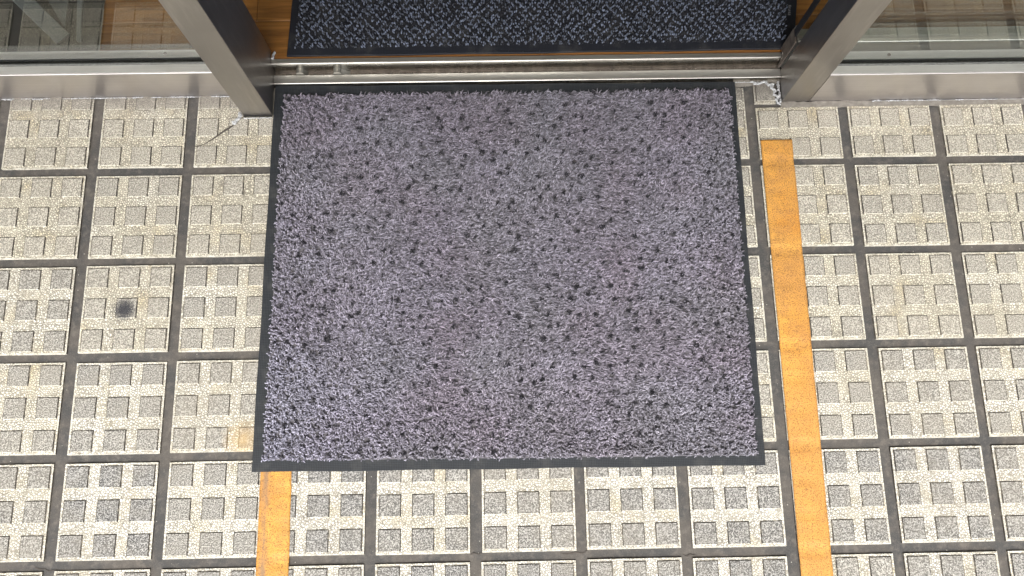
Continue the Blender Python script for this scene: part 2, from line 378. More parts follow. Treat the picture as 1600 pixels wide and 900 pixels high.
for ci in range(-10, 21):                      # column ci lies between grout lines ci and ci+1 (line i at x=(i-5)*PX)
    for ri in range(-1, 16):                    # row ri lies below grout line ri ... line h at y=-(h-3)*PY
        ox = (ci - 5) * PX + HALFX; oy = -(ri + 1 - 3) * PY + HALFY
        if oy > 0.50: continue
        far = max(0, min(1, (0.14 - oy) / 0.55))
        var = float(np.clip(rng.normal(0.92 - 0.85 * far + (0.10 if ci > 7 else -0.02), 0.12), 0, 1))
        clip = None
        if ri == 0:
            if ci >= 8: clip = (-9, 9, -9, 0.4665)
            elif ci == 7: clip = (-9, 9, -9, 0.5085)
            else: clip = (-9, 9, -9, 0.53)
        make_tile(ox, oy, var, clip)
make_tile(0.5495, 0.3620 + 2 * (BS + GAP) + 0.000, 0.7, (0.5495, 0.5495 + 0.0415, 0.4745, 0.519))
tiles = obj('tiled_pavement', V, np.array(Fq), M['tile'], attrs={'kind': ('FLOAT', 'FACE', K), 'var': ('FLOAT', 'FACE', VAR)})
tag(tiles, None, None, kind='structure')
# grout bed: gently uneven sheet
gx = np.linspace(-2.6, 2.8, 271); gy = np.linspace(-2.3, 0.56, 143)
GX, GY = np.meshgrid(gx, gy); gz = -0.0022 + 0.0006 * np.sin(GX * 31 + np.sin(GY * 17)) * np.sin(GY * 27 + 2 * np.sin(GX * 9))
n_, m_ = GX.shape; idx = np.arange(n_ * m_).reshape(n_, m_)
Fg = np.stack([idx[:-1, :-1], idx[:-1, 1:], idx[1:, 1:], idx[1:, :-1]], -1).reshape(-1, 4)
tag(obj('grout_bed', np.stack([GX, GY, gz], -1), Fg, M['grout'], smooth=True), None, None, kind='structure')
tag(obj('ground', [(-60, -60, -0.012), (60, -60, -0.012), (60, 60, -0.012), (-60, 60, -0.012)], [(0, 1, 2, 3)], M['far']), None, None, kind='structure')
# mortar strips against the shopfront (right side) and small pad by the right post
def rough_strip(name, pts_lo, pts_hi, z, mat, n=60, amp=0.001, rows=4, parent=None, hump=0.0, seed=1):
    r = np.random.default_rng(seed); pts_lo = np.array(pts_lo, float); pts_hi = np.array(pts_hi, float)
    v = []
    for i in range(n + 1):
        t = i / n
        a = pts_lo[0] * (1 - t) + pts_lo[1] * t; b = pts_hi[0] * (1 - t) + pts_hi[1] * t
        ja, jb = r.normal(0, amp, 2)
        d = (b - a) / max(np.linalg.norm(b - a), 1e-6)
        a = a - d * abs(ja); b = b + d * jb * 0.5
        for k in range(rows + 1):
            u = k / rows; p = a * (1 - u) + b * u
            v.append((p[0], p[1], z + hump * math.sin(math.pi * u) + r.normal(0, amp * 0.25)))
    f = [(i * (rows + 1) + k, (i + 1) * (rows + 1) + k, (i + 1) * (rows + 1) + k + 1, i * (rows + 1) + k + 1) for i in range(n) for k in range(rows)]
    return obj(name, v, f, mat, parent, smooth=True)
tag(rough_strip('mortar_joint', [(0.60, 0.466), (2.6, 0.466)], [(0.60, 0.4788), (2.6, 0.4788)], 0.0004, M['mortar'], 300, 0.0013, seed=3), None, None, kind='structure')
tag(rough_strip('mortar_joint', [(0.512, 0.5105), (0.604, 0.5195)], [(0.512, 0.528), (0.604, 0.528)], 0.0008, M['mortar'], 40, 0.0013, seed=4), None, None, kind='structure')
# hairline crack across the tile beside the left post (its shade drawn as a thin dark strip)
ck = np.array([(-0.5345, 0.4005), (-0.522, 0.402), (-0.512, 0.405), (-0.500, 0.413), (-0.489, 0.421), (-0.478, 0.4305), (-0.466, 0.438), (-0.457, 0.4455), (-0.449, 0.455)])
cw = np.array([.0006, .0009, .0008, .0013, .0017, .0022, .0024, .0014, .0008]); cv = []
cf = []
tt = np.linspace(0, len(ck) - 1, 60); cx_ = np.interp(tt, range(len(ck)), ck[:, 0]); cy_ = np.interp(tt, range(len(ck)), ck[:, 1]); cww = np.interp(tt, range(len(ck)), cw) * (0.8 + 0.5 * rng.random(60))
cy_ += rng.normal(0, 0.0003, 60)
for i in range(60):
    cv += [(cx_[i] + cww[i] * 0.5, cy_[i] - cww[i] * 0.6, 0.0034), (cx_[i], cy_[i], 0.0037), (cx_[i] - cww[i] * 0.5, cy_[i] + cww[i] * 0.6, 0.0034)]
    if i: b = 3 * i; cf += [(b - 3, b, b + 1, b - 2), (b - 2, b + 1, b + 2, b - 1)]
tag(obj('tile_crack', cv, cf, M['dirt']), None, None, kind='structure')

for pts in ([(-0.745, -0.3540), (-0.738, -0.3580), (-0.728, -0.3575), (-0.722, -0.3615), (-0.706, -0.3600)], [(-0.009, -0.3495), (-0.003, -0.3470), (0.004, -0.3490), (0.010, -0.3465)],
            [(0.145, -0.3500), (0.158, -0.3515), (0.170, -0.3490), (0.183, -0.3505), (0.190, -0.3460)], [(0.353, -0.3560), (0.359, -0.3595), (0.366, -0.3565), (0.374, -0.3580)], [(0.5315, 0.30), (0.5325, 0.25), (0.531, 0.21)]):
    pts = np.array(pts); tt = np.linspace(0, len(pts) - 1, 26); px_ = np.interp(tt, range(len(pts)), pts[:, 0]) + rng.normal(0, .0003, 26); py_ = np.interp(tt, range(len(pts)), pts[:, 1]) + rng.normal(0, .0003, 26)
    cv = []; cf = []
    for i in range(26):
        w_ = 0.0006 + 0.0005 * math.sin(math.pi * i / 25) * rng.random(); cv += [(px_[i] - w_ * .4, py_[i] + w_, -0.0010), (px_[i] + w_ * .4, py_[i] - w_, -0.0010)]
        if i: cf.append((2 * i - 2, 2 * i - 1, 2 * i + 1, 2 * i))
    tag(obj('grout_crack', cv, cf, M['dirt']), None, None, kind='structure')

# ------------------------------------------------------------------ indoor floor
v = []; f = []
mb = MB()
for r_ in range(46):
    y0 = 0.565; 
    y0 = 0.5650 if r_ == 0 else 0.018 + 0.09 * (r_ + 6); y1 = 0.018 + 0.09 * (r_ + 7)
    if r_ == 0: y0 = 0.5650
    x = -3.2 - random.random() * 0.8
    if r_ == 0: cutx = [-3.2, -2.1, -0.92, 0.1369, 1.35, 3.2]
    else:
        cutx = [-3.2]
        while cutx[-1] < 3.2: cutx.append(min(3.2, cutx[-1] + random.uniform(0.7, 1.4)))
    for a, b in zip(cutx[:-1], cutx[1:]): mb.box(a + 0.0004, b - 0.0004, y0 + 0.0004, y1 - 0.0004, 0.010, 0.0330 + random.uniform(-0.0001, 0.0001))
o = bevel(mb.obj('indoor_floor', M['wood']), 0.0008, 1); tag(o, None, None, kind='structure')
tag(obj('indoor_subfloor', [(-3.2, 0.58, 0.012), (3.2, 0.58, 0.012), (3.2, 4.7, 0.012), (-3.2, 4.7, 0.012)], [(0, 1, 2, 3)], M['black']), None, None, kind='structure')

# ------------------------------------------------------------------ shop building shell (mostly above / beyond the frame; shades the entrance)
shop = thing('shop_building', 'shop building with pale interior behind the steel and glass entrance', 'building', (0, 2.6, 0))
MB().box(-3.3, 3.3, 4.7, 4.85, 0, 2.75).box(-3.3, -3.2, 0.62, 4.7, 0, 2.75).box(3.2, 3.3, 0.62, 4.7, 0, 2.75).obj('wall', M['wall'], shop)
MB().box(-3.3, 3.3, 0.62, 4.7, 2.6, 2.748).obj('ceiling', M['wall'], shop)
MB().box(-3.4, 3.4, 0.50, 0.618, 2.32, 4.2).obj('facade_wall', M['wall'], shop)
MB().box(-3.4, -2.5, 0.50, 0.618, 0.0, 2.318).obj('facade_pier', M['wall'], shop)
MB().box(2.5, 3.4, 0.50, 0.618, 0, 2.318).obj('facade_pier', M['wall'], shop)
MB().box(-3.4, 3.4, -1.45, 0.498, 2.75, 2.9).obj('shade_canopy', M['wall'], shop)  # unseen roof slab, reaching out far enough to shade the upper tiles

# ------------------------------------------------------------------ fixed glazing bays
def bay(side):
    if side < 0:
        x0, x1, yf, h, g = -2.498, -0.4408, 0.507, 0.0915, 0.5315
        o = thing('fixed_window', 'floor length glass pane on a low steel curb, left of the doorway', 'window', (-1.4, 0.53, 0), 'glass bays beside the doorway')
    else:
        x0, x1, yf, h, g = 0.6578, 2.498, 0.4792, 0.1033, 0.5035
        o = thing('fixed_window', 'floor length glass pane on a low steel curb, right of the doorway', 'window', (1.6, 0.51, 0), 'glass bays beside the doorway')
    led = 0.0178; yi0, yi1 = (0.5408, 0.5545) if side < 0 else (0.5112, 0.5262)
    r_ = 0.0022; arc = [(yf + r_ + r_ * math.cos(math.pi / 2 + math.pi / 2 * k / 5), h - r_ + r_ * math.sin(math.pi / 2 + math.pi / 2 * k / 5)) for k in range(6)]
    MB().prism_x([(yf + 0.0006, -0.002), (yi1 - 0.0006, -0.002), (yi1 - 0.0006, h - 0.0145), (yf + 0.0006, h - 0.0145)], x0, x1).prism_x([(yf, -0.002), (yf + 0.0005, -0.002), (yf + 0.0005, h - 0.0152), (yf + led, h - 0.0142), (yf + led, h)] + arc, x0, x1).obj('curb', M['curbface'], o)
    MB().box(x0, x1, yf + r_ + 0.0006, yf + led - 0.0002, h + 0.0001, h + 0.0005).obj('ledge', M['ledge'], o)
    MB().box(x0, x1, yi0, yi1, h - 0.0144, h - 0.0004).obj('inner_ledge', M['ledge'], o)
    MB().prism_x([(yf + led + 0.0003, h - 0.013), (g - 0.0003, h - 0.013), (g - 0.0003, h - 0.0015), (yf + led + 0.003, h + 0.0008), (yf + led + 0.0003, h - 0.0005)], x0, x1).obj('gasket', M['gasket'], o)
    MB().box(x0, x1, g + 0.0063, yi0 - 0.0002, h - 0.0140, h - 0.0030).obj('gasket', M['black'], o)
    sx, sz = (0.7697, h) if side > 0 else (-0.5593, h)
    scv = []; n_s = 16; cyc = (yi0 + yi1) / 2
    for rr, zz in ((0.0030, h - 0.0004), (0.0030, h + 0.0004), (0.0022, h + 0.0004), (0.0022, h - 0.0001), (0.0008, h - 0.0001)):
        scv += [(sx + rr * math.cos(2 * math.pi * k / n_s), cyc + rr * math.sin(2 * math.pi * k / n_s), zz) for k in range(n_s)]
    scf = [(q * n_s + k, q * n_s + (k + 1) % n_s, (q + 1) * n_s + (k + 1) % n_s, (q + 1) * n_s + k) for q in range(4) for k in range(n_s)] + [tuple(4 * n_s + k for k in range(n_s))]
    obj('screw', scv, scf, M['groove'], o)
    MB().box(x0, x1, g, g + 0.006, h - 0.012, 2.30).obj('pane', M['glass'], o)
    return o
bayL = bay(-1); bayR = bay(1)
# ------------------------------------------------------------------ posts
pl = thing('door_post', 'wider brushed steel door post left of the doormat', 'post', (-0.412, 0.52, 0), 'steel door posts')
bevel(MB().box(-0.4402, -0.3836, 0.4640, 0.5830, 0.0, 2.318).obj('shaft', M['post'], pl), 0.0012, 3)
MB().box(-0.4395, -0.3842, 0.4622, 0.4636, 0.0, 0.0035).obj('foot_gap', M['black'], pl)
pr = thing('door_post', 'brushed steel door post at the right with a guide plate beside its foot', 'post', (0.63, 0.51, 0), 'steel door posts')
bevel(MB().box(0.6026, 0.6568, 0.4785, 0.5405, 0.0, 2.318).obj('shaft', M['post'], pr), 0.0012, 3)
# ------------------------------------------------------------------ door track
tr = thing('door_track', 'low stainless double rail track along the doorway threshold', 'door track', (0.1, 0.54, 0))
MB().prism_x(front_round(0.5248, 0.5425, -0.002, 0.012, 0.0018), -0.3832, 0.6022).obj('front_rail', M['rail'], tr)
MB().box(-0.3830, 0.6020, 0.5268, 0.5424, 0.0121, 0.0124).obj('rail_top', M['flat'], tr)
MB().box(-0.3830, 0.6020, 0.5562, 0.5646, 0.0351, 0.0354).obj('rail_top', M['flat'], tr)
MB().box(-0.3832, 0.6022, 0.5427, 0.5540, -0.002, 0.0030).obj('groove', M['groove'], tr)
MB().prism_x(front_round(0.5542, 0.5648, -0.002, 0.0350, 0.0018), -0.3832, 2.49).obj('rear_rail', M['rail'], tr)
MB().box(0.6600, 2.49, 0.5306, 0.5540, -0.002, 0.0030).obj('groove', M['groove'], tr)
def stop(x, flare, i):
    rr = 0.0072; v = []; f = []; n = 10; y0, y1 = 0.5436, 0.5540
    prof = [(x - rr, 0.003), (x - rr, 0.013)] + [(x - rr * math.cos(math.pi * k / n), 0.014 + rr * 0.9 * math.sin(math.pi * k / n)) for k in range(1, n)] + [(x + rr, 0.014), (x + rr + flare * .45, 0.009), (x + rr + flare, 0.0032)]
    th = 0.0
    m = len(prof)
    v = [(a, y0, b) for a, b in prof] + [(a, y1, b) for a, b in prof]
    f = [(k, m + k, m + k + 1, k + 1) for k in range(m - 1)] + [tuple(range(m)), tuple(range(2 * m - 1, m - 1, -1))]
    f = [q[::-1] if len(q) == 4 else q for q in f]
    o = obj('stop', v, f, M['stopm'], tr)
    bevel(o, 0.0006, 2)
stop(-0.3315, 0.006, 0); stop(-0.2600, 0.016, 1)
# ------------------------------------------------------------------ sliding door leaf, slid open behind the right bay
dl = thing('sliding_door', 'glass sliding door slid open behind the right pane', 'sliding door', (1.2, 0.559, 0.012))
rl = MB().prism_x(front_round(0.5445, 0.5515, 0.0125, 0.1050, 0.0018), 0.6040, 1.66).obj('bottom_rail', M['ledge'], dl)
MB().box(0.6040, 1.66, 0.5518, 0.5735, 0.0365, 0.1035).obj('rear_rail_cover', M['alu'], dl)
MB().box(0.6012, 1.655, 0.5590, 0.5640, 0.1037, 2.28).obj('door_glass', M['glass2'], dl)
MB().box(0.5985, 0.6010, 0.5560, 0.5695, 0.1062, 2.28).obj('edge_seal', M['black'], dl)
gp = bevel(MB().box(0.5980, 0.6012, 0.5442, 0.5738, 0.0360, 0.1058).box(0.5980, 0.6012, 0.5442, 0.5515, 0.0125, 0.0361).obj('end_plate', M['groove'], dl), 0.0006, 2)
def cyl_x(x0, x1, y, z, r, name, mat, parent, n=14, inner=None):
    v = []; f = []
    for k in range(n):
        a = 2 * math.pi * k / n; v += [(x0, y + r * math.cos(a), z + r * math.sin(a)), (x1, y + r * math.cos(a), z + r * math.sin(a))]
    f = [(2 * k, 2 * ((k + 1) % n), 2 * ((k + 1) % n) + 1, 2 * k + 1) for k in range(n)] + [tuple(range(0, 2 * n, 2))[::-1], tuple(range(1, 2 * n, 2))]
    return obj(name, v, f, mat, parent, smooth=False)
cyl_x(0.5968, 0.5979, 0.5605, 0.041, 0.0042, 'screw', M['steel'], dl)
cyl_x(0.5960, 0.5967, 0.5605, 0.041, 0.0022, 'screw_slot', M['black'], dl)
bevel(MB().box(0.5990, 0.6022, 0.5650, 0.5740, 0.1062, 0.1150).obj('clip', M['steel'], dl), 0.0008, 2)
bevel(MB().box(0.6016, 0.6110, 0.5500, 0.5560, 0.1052, 0.1110).obj('roller_bracket', M['steel'], dl), 0.001, 2)

# ------------------------------------------------------------------ yarn piles
def strands(P, az, L, H, curl, rad, colr, seg=5, sides=4, r=None):
    """P (N,3) roots; az azimuth; L lean length; H height of the arch; returns verts, quads, colours"""
    N = len(P); r = r or rng
    t = np.linspace(0, 1, seg + 1)
    d = np.stack([np.cos(az), np.sin(az), 0 * az], -1); s = np.stack([-np.sin(az), np.cos(az), 0 * az], -1)
    zz = (np.sin(t * math.pi * 0.80)[None] * H[:, None])
    adv = (t ** 1.35)[None] * L[:, None]
    ph = r.random(N) * 6.28
    sw = (np.sin(t[None] * (2.2 + 2.5 * r.random(N)[:, None]) + ph[:, None]) - np.sin(ph)[:, None]) * curl[:, None]
    C = P[:, None, :] + d[:, None, :] * adv[..., None] + s[:, None, :] * sw[..., None]
    C[..., 2] += zz
    T = np.gradient(C, axis=1); T /= np.linalg.norm(T, axis=-1, keepdims=True) + 1e-9
    up = np.array([0.03, 0.02, 1.0]); A = np.cross(T, up + 0 * T); A /= np.linalg.norm(A, axis=-1, keepdims=True) + 1e-9
    B = np.cross(A, T)
    rr = rad[:, None] * (np.array([0.75, 0.95, 1.05, 1.05, 0.95, 0.45])[None] if seg == 5 else np.array([0.85, 1.05, 1.1, 0.95, 0.35])[None])
    th = np.arange(sides) * 2 * math.pi / sides + math.pi / 4
    Vv = C[:, :, None, :] + rr[..., None, None] * (np.cos(th)[None, None, :, None] * A[:, :, None, :] + np.sin(th)[None, None, :, None] * B[:, :, None, :])
    per = (seg + 1) * sides
    ix = np.arange(per).reshape(seg + 1, sides)
    q = np.stack([ix[:-1], np.roll(ix, -1, 1)[:-1], np.roll(ix, -1, 1)[1:], ix[1:]], -1).reshape(-1, 4)
    cap = ix[-1][None, :4] if sides == 4 else None
    if cap is not None: q = np.concatenate([q, cap])
    Fq_ = (q[None] + (np.arange(N) * per)[:, None, None]).reshape(-1, 4)
    tipdark = np.concatenate([[0.55, 0.8], np.ones(seg - 1)])
    cols = np.repeat(colr[:, None, :], seg + 1, 1)
    cols = np.repeat(cols[:, :, None, :], sides, 2)
    cols = np.concatenate([cols, np.ones(cols.shape[:-1] + (1,))], -1).reshape(-1, 4)
    return Vv.reshape(-1, 3), Fq_, cols
def vnoise(x, y, sc, seed):
    r = np.random.default_rng(seed); G = r.random((64, 64))
    u = x * sc + 13.7; w_ = y * sc + 7.3; i = np.floor(u).astype(int); j = np.floor(w_).astype(int); a = u - i; b = w_ - j
    a = a * a * (3 - 2 * a); b = b * b * (3 - 2 * b); g = lambda p, q: G[p % 64, q % 64]
    return (g(i, j) * (1 - a) + g(i + 1, j) * a) * (1 - b) + (g(i, j + 1) * (1 - a) + g(i + 1, j + 1) * a) * b

# ------------------------------------------------------------------ outdoor doormat
dm = thing('doormat', 'large grey mauve loop pile doormat with black rubber border on the tiles', 'doormat', (0.06, 0.16, 0.003))
# corner points (outer rim): TL TR BR BL
OUT = [(-0.3817, 0.5240), (0.5138, 0.5203), (0.5063, -0.2107), (-0.3868, -0.2054)]
INN = [(-0.3615, 0.5020), (0.5005, 0.5005), (0.4915, -0.1935), (-0.3670, -0.1860)]
def quad_lerp(Q, u, v): 
    a = np.array(Q[3]) * (1 - u) + np.array(Q[2]) * u; b = np.array(Q[0]) * (1 - u) + np.array(Q[1]) * u; return a * (1 - v) + b * v
def sheet(Q, n, m, z0, z1, name, mat, parent, wav=0.0004, rc=0.004):
    """thin slab following quad Q with gently wavy rim"""
    v = []; 
    for j in range(m + 1):
        for i in range(n + 1):
            u, w_ = i / n, j / m
            p = quad_lerp(Q, u, w_)
            e = 0.0006 * math.sin(u * 23) * (w_ in (0, 1)) + 0.0005 * math.sin(w_ * 19 + 1) * (u in (0, 1))
            zz = z1 + wav * math.sin(u * 14 + 2) * math.sin(w_ * 11 + 1)
            v.append((p[0] + (e if u in (0, 1) else 0), p[1] + (e if w_ in (0, 1) else 0), zz))
    N = len(v); f = [(j * (n + 1) + i, j * (n + 1) + i + 1, (j + 1) * (n + 1) + i + 1, (j + 1) * (n + 1) + i) for j in range(m) for i in range(n)]
    loop = [i for i in range(n + 1)] + [(j) * (n + 1) + n for j in range(1, m + 1)] + [m * (n + 1) + i for i in range(n - 1, -1, -1)] + [j * (n + 1) for j in range(m - 1, 0, -1)]
    for k in loop: v.append((v[k][0], v[k][1], z0))
    L_ = len(loop)
    for k in range(L_): f.append((loop[k], N + k, N + (k + 1) % L_, loop[(k + 1) % L_]))
    return obj(name, v, f, mat, parent)
bevel(sheet(OUT, 48, 40, 0.0031, 0.0050, 'rubber_border', M['rub'], dm, wav=0.0007), 0.0006, 1, 60)
nx, ny = 172, 140
uu, vv = np.meshgrid((np.arange(nx) + 0.5) / nx, (np.arange(ny) + 0.5) / ny)
uu = uu.ravel() + rng.normal(0, 0.33 / nx, nx * ny); vv = vv.ravel() + rng.normal(0, 0.33 / ny, nx * ny)
NS_ = 4; tid = np.repeat(np.arange(nx * ny), NS_)
taz = rng.normal(0, 1.0, nx * ny); tdim = rng.uniform(0.80, 1.2, nx * ny); tht = rng.uniform(0.75, 1.25, nx * ny)
uu = np.clip(uu[tid] + rng.normal(0, 0.0014 / 0.87, len(tid)), 0.0005, 0.9995); vv = np.clip(vv[tid] + rng.normal(0, 0.0014 / 0.7, len(tid)), 0.0005, 0.9995)
Q = [np.array(p) for p in INN]
PXY = (Q[3] * (1 - uu)[:, None] + Q[2] * uu[:, None]) * (1 - vv)[:, None] + (Q[0] * (1 - uu)[:, None] + Q[1] * uu[:, None]) * vv[:, None]
N = len(PXY); x, y = PXY[:, 0], PXY[:, 1]
flat = np.clip(np.minimum(np.minimum(uu, 1 - uu) / 0.14, vv / 0.2), 0, 1)      # trodden-flat middle, upright rim
leftup = np.clip(1 - uu / 0.35, 0, 1) * np.clip(1 - vv / 0.7, 0, 1); flat = flat * (1 - 0.6 * leftup)
az = math.radians(18) + (vnoise(x, y, 9, 1) - 0.5) * 1.2 + taz[tid] * (0.45 + 1.6 * (1 - flat)) + rng.normal(0, 0.45, N)
az = np.where(rng.random(N) < 0.22, az + math.pi, az)
Ln = (0.0044 + 0.0032 * flat) * rng.uniform(0.6, 1.35, N)
Hn = (0.0066 - 0.0028 * flat) * rng.uniform(0.6, 1.3, N) * tht[tid]
base = np.array([0.260, 0.240, 0.280]); mauve = np.array([0.250, 0.206, 0.242]); green = np.array([0.228, 0.232, 0.238]); blue = np.array([0.275, 0.27, 0.33])
k1 = vnoise(x, y, 16, 2)[:, None]; k2 = vnoise(x, y, 11, 3)[:, None]
cc = base * (1 - k1 * 0.7) + mauve * k1 * 0.7; cc = cc * (1 - k2 * 0.45) + green * k2 * 0.45
cc = cc * (1 - leftup[:, None] * 0.7) + blue * leftup[:, None] * 0.7
cc = cc * rng.uniform(0.42, 1.66, N)[:, None] * (0.90 + 0.2 * vnoise(x, y, 40, 8))[:, None] * tdim[tid][:, None] * 1.08 * np.array([0.97, 0.985, 1.05]) * (1 + 0.16 * np.clip(1 - uu / 0.3, 0, 1) + 0.10 * np.clip((uu - 0.8) / 0.2, 0, 1) + 0.08 * np.clip(1 - vv / 0.3, 0, 1))[:, None]
crease = np.exp(-((x - 0.005) / 0.004) ** 2); Hn *= 1 - 0.35 * crease
# dark flecks: small bundles of near-black yarn on a loose lattice
LX, LY = np.meshgrid(np.arange(-0.372, 0.51, 0.0262), np.arange(-0.200, 0.51, 0.0240)); LX = LX + 0.0131 * (np.arange(LX.shape[0]) % 2)[:, None]
fx = (LX + rng.normal(0, 0.0050, LX.shape)).ravel(); fy = (LY + rng.normal(0, 0.0045, LX.shape)).ravel(); ns = len(fx)
fr = rng.choice([0.0016, 0.0024, 0.0030, 0.0037], ns, p=[.25, .3, .3, .15])
cellk = {}
for i in range(ns): cellk.setdefault((int(fx[i] // 0.02), int(fy[i] // 0.02)), []).append(i)
dark = np.zeros(N, bool)
ix_ = (x // 0.02).astype(int); iy_ = (y // 0.02).astype(int)
for i in range(N):
    for a in (-1, 0, 1):
        for b in (-1, 0, 1):
            for k in cellk.get((ix_[i] + a, iy_[i] + b), ()):
                if ((x[i] - fx[k]) / 1.15) ** 2 + (y[i] - fy[k]) ** 2 < fr[k] ** 2: dark[i] = True
cc[dark] = np.array([0.008, 0.007, 0.014]) * rng.uniform(0.7, 1.6, dark.sum())[:, None]
Ln[dark] *= 0.5; Hn[dark] = 0.0088 * rng.uniform(0.8, 1.15, dark.sum())
P3 = np.stack([x, y, np.full(N, 0.0058)], -1)
Vp, Fp, Cp = strands(P3, az, Ln, Hn, np.full(N, 0.0009) * rng.uniform(0.3, 1.6, N), rng.uniform(0.00078, 0.00105, N), cc, seg=4, sides=3)
obj('pile', Vp, Fp, M['yarn'], dm, smooth=True, attrs={'yarn': ('FLOAT_COLOR', 'POINT', Cp)})
M['back'] = m_plain('pile_backing', (0.14, 0.132, 0.148), 0.9)
sheet(INN, 8, 8, 0.0050, 0.0060, 'backing', M['back'], dm, wav=0)

# ------------------------------------------------------------------ indoor mat
im = thing('indoor_mat', 'blue black ribbed entrance mat on the wooden floor inside', 'doormat', (0.14, 0.87, 0.0331))
IO = [(-0.341, 1.20), (0.672, 1.20), (0.6215, 0.5745), (-0.3535, 0.5705)]
IO = [(-0.333, 1.20), (0.757, 1.20), (0.6225, 0.5748), (-0.3532, 0.5705)]
IO = [(-0.3200, 1.20), (0.7300, 1.20), (0.6225, 0.5716), (-0.3532, 0.5693)]
bevel(sheet(IO, 20, 12, 0.0332, 0.0375, 'rubber_border', M['rub2'], im, wav=0.0001), 0.0008, 1, 60)
II = [(-0.305, 1.185), (0.712, 1.185), (0.6060, 0.5880), (-0.3380, 0.5845)]
nx, ny = 262, 168
uu, vv = np.meshgrid((np.arange(nx) + 0.5) / nx, (np.arange(ny) + 0.5) / ny)
uu = uu.ravel() + rng.normal(0, 0.3 / nx, nx * ny); vv = vv.ravel() + rng.normal(0, 0.3 / ny, nx * ny)
uu = np.clip(uu, 0, 1); vv = np.clip(vv, 0, 1)
Q = [np.array(p) for p in II]
PXY = (Q[3] * (1 - uu)[:, None] + Q[2] * uu[:, None]) * (1 - vv)[:, None] + (Q[0] * (1 - uu)[:, None] + Q[1] * uu[:, None]) * vv[:, None]
N = len(PXY); x, y = PXY[:, 0], PXY[:, 1]
pa, pb = 0.0165, 0.0090                        # lattice of dark dimples, offset on alternate rows
row = np.floor(y / pb); xx = x / pa + 0.5 * (row % 2); dxx = (xx - np.floor(xx) - 0.5) * pa; dyy = (y / pb - row - 0.5) * pb
dd = np.sqrt((dxx / 1.05) ** 2 + dyy ** 2) + rng.normal(0, 0.0005, N)
isd = (dd < 0.0050) | (rng.random(N) < 0.05)
cb = np.array([0.145, 0.165, 0.215]) * (rng.random(N)[:, None] ** 1.1 * 1.3 + 0.3)
cb = cb * np.array([0.95, 1.0, 1.08]) * (1 + 0.25 * (vnoise(x, y, 20, 21) - .5))[:, None]
cb[isd] = np.array([0.006, 0.007, 0.014]) * rng.uniform(0.6, 1.8, isd.sum())[:, None]
azi = rng.uniform(-3.14, 3.14, N); Li = rng.uniform(0.0006, 0.0016, N); Hi = np.where(isd, 0.0016, 0.0046) * rng.uniform(0.8, 1.2, N)
Vi, Fi, Ci = strands(np.stack([x, y, np.full(N, 0.0378)], -1), azi, Li, Hi, np.full(N, 0.0006), np.where(isd, 0.0009, 0.0013) * rng.uniform(0.8, 1.2, N), cb)
obj('pile', Vi, Fi, M['yarn'], im, smooth=True, attrs={'yarn': ('FLOAT_COLOR', 'POINT', Ci)})
# tiny worn print on the border, running down the right rim: too small to read, kept as short strokes
tv = MB(); ty = 0.665
for k, (wd, ln) in enumerate([(0.0050, 0.0030), (0.0036, 0.0022), (0.0048, 0.0008), (0.0034, 0.0030), (0.0046, 0.0026), (0.0050, 0.0030)]):
    xk = 0.6235 + (ty - 0.66) * 0.17
    tv.box(xk - wd / 2, xk + wd / 2, ty - ln, ty, 0.0374, 0.0379)
    if k % 2 == 0: tv.box(xk - wd / 2, xk - wd / 2 + 0.0012, ty - ln - 0.0018, ty - ln, 0.0374, 0.0379)
    ty -= ln + 0.0014
tv.obj('printed_mark', M['ink'], im)

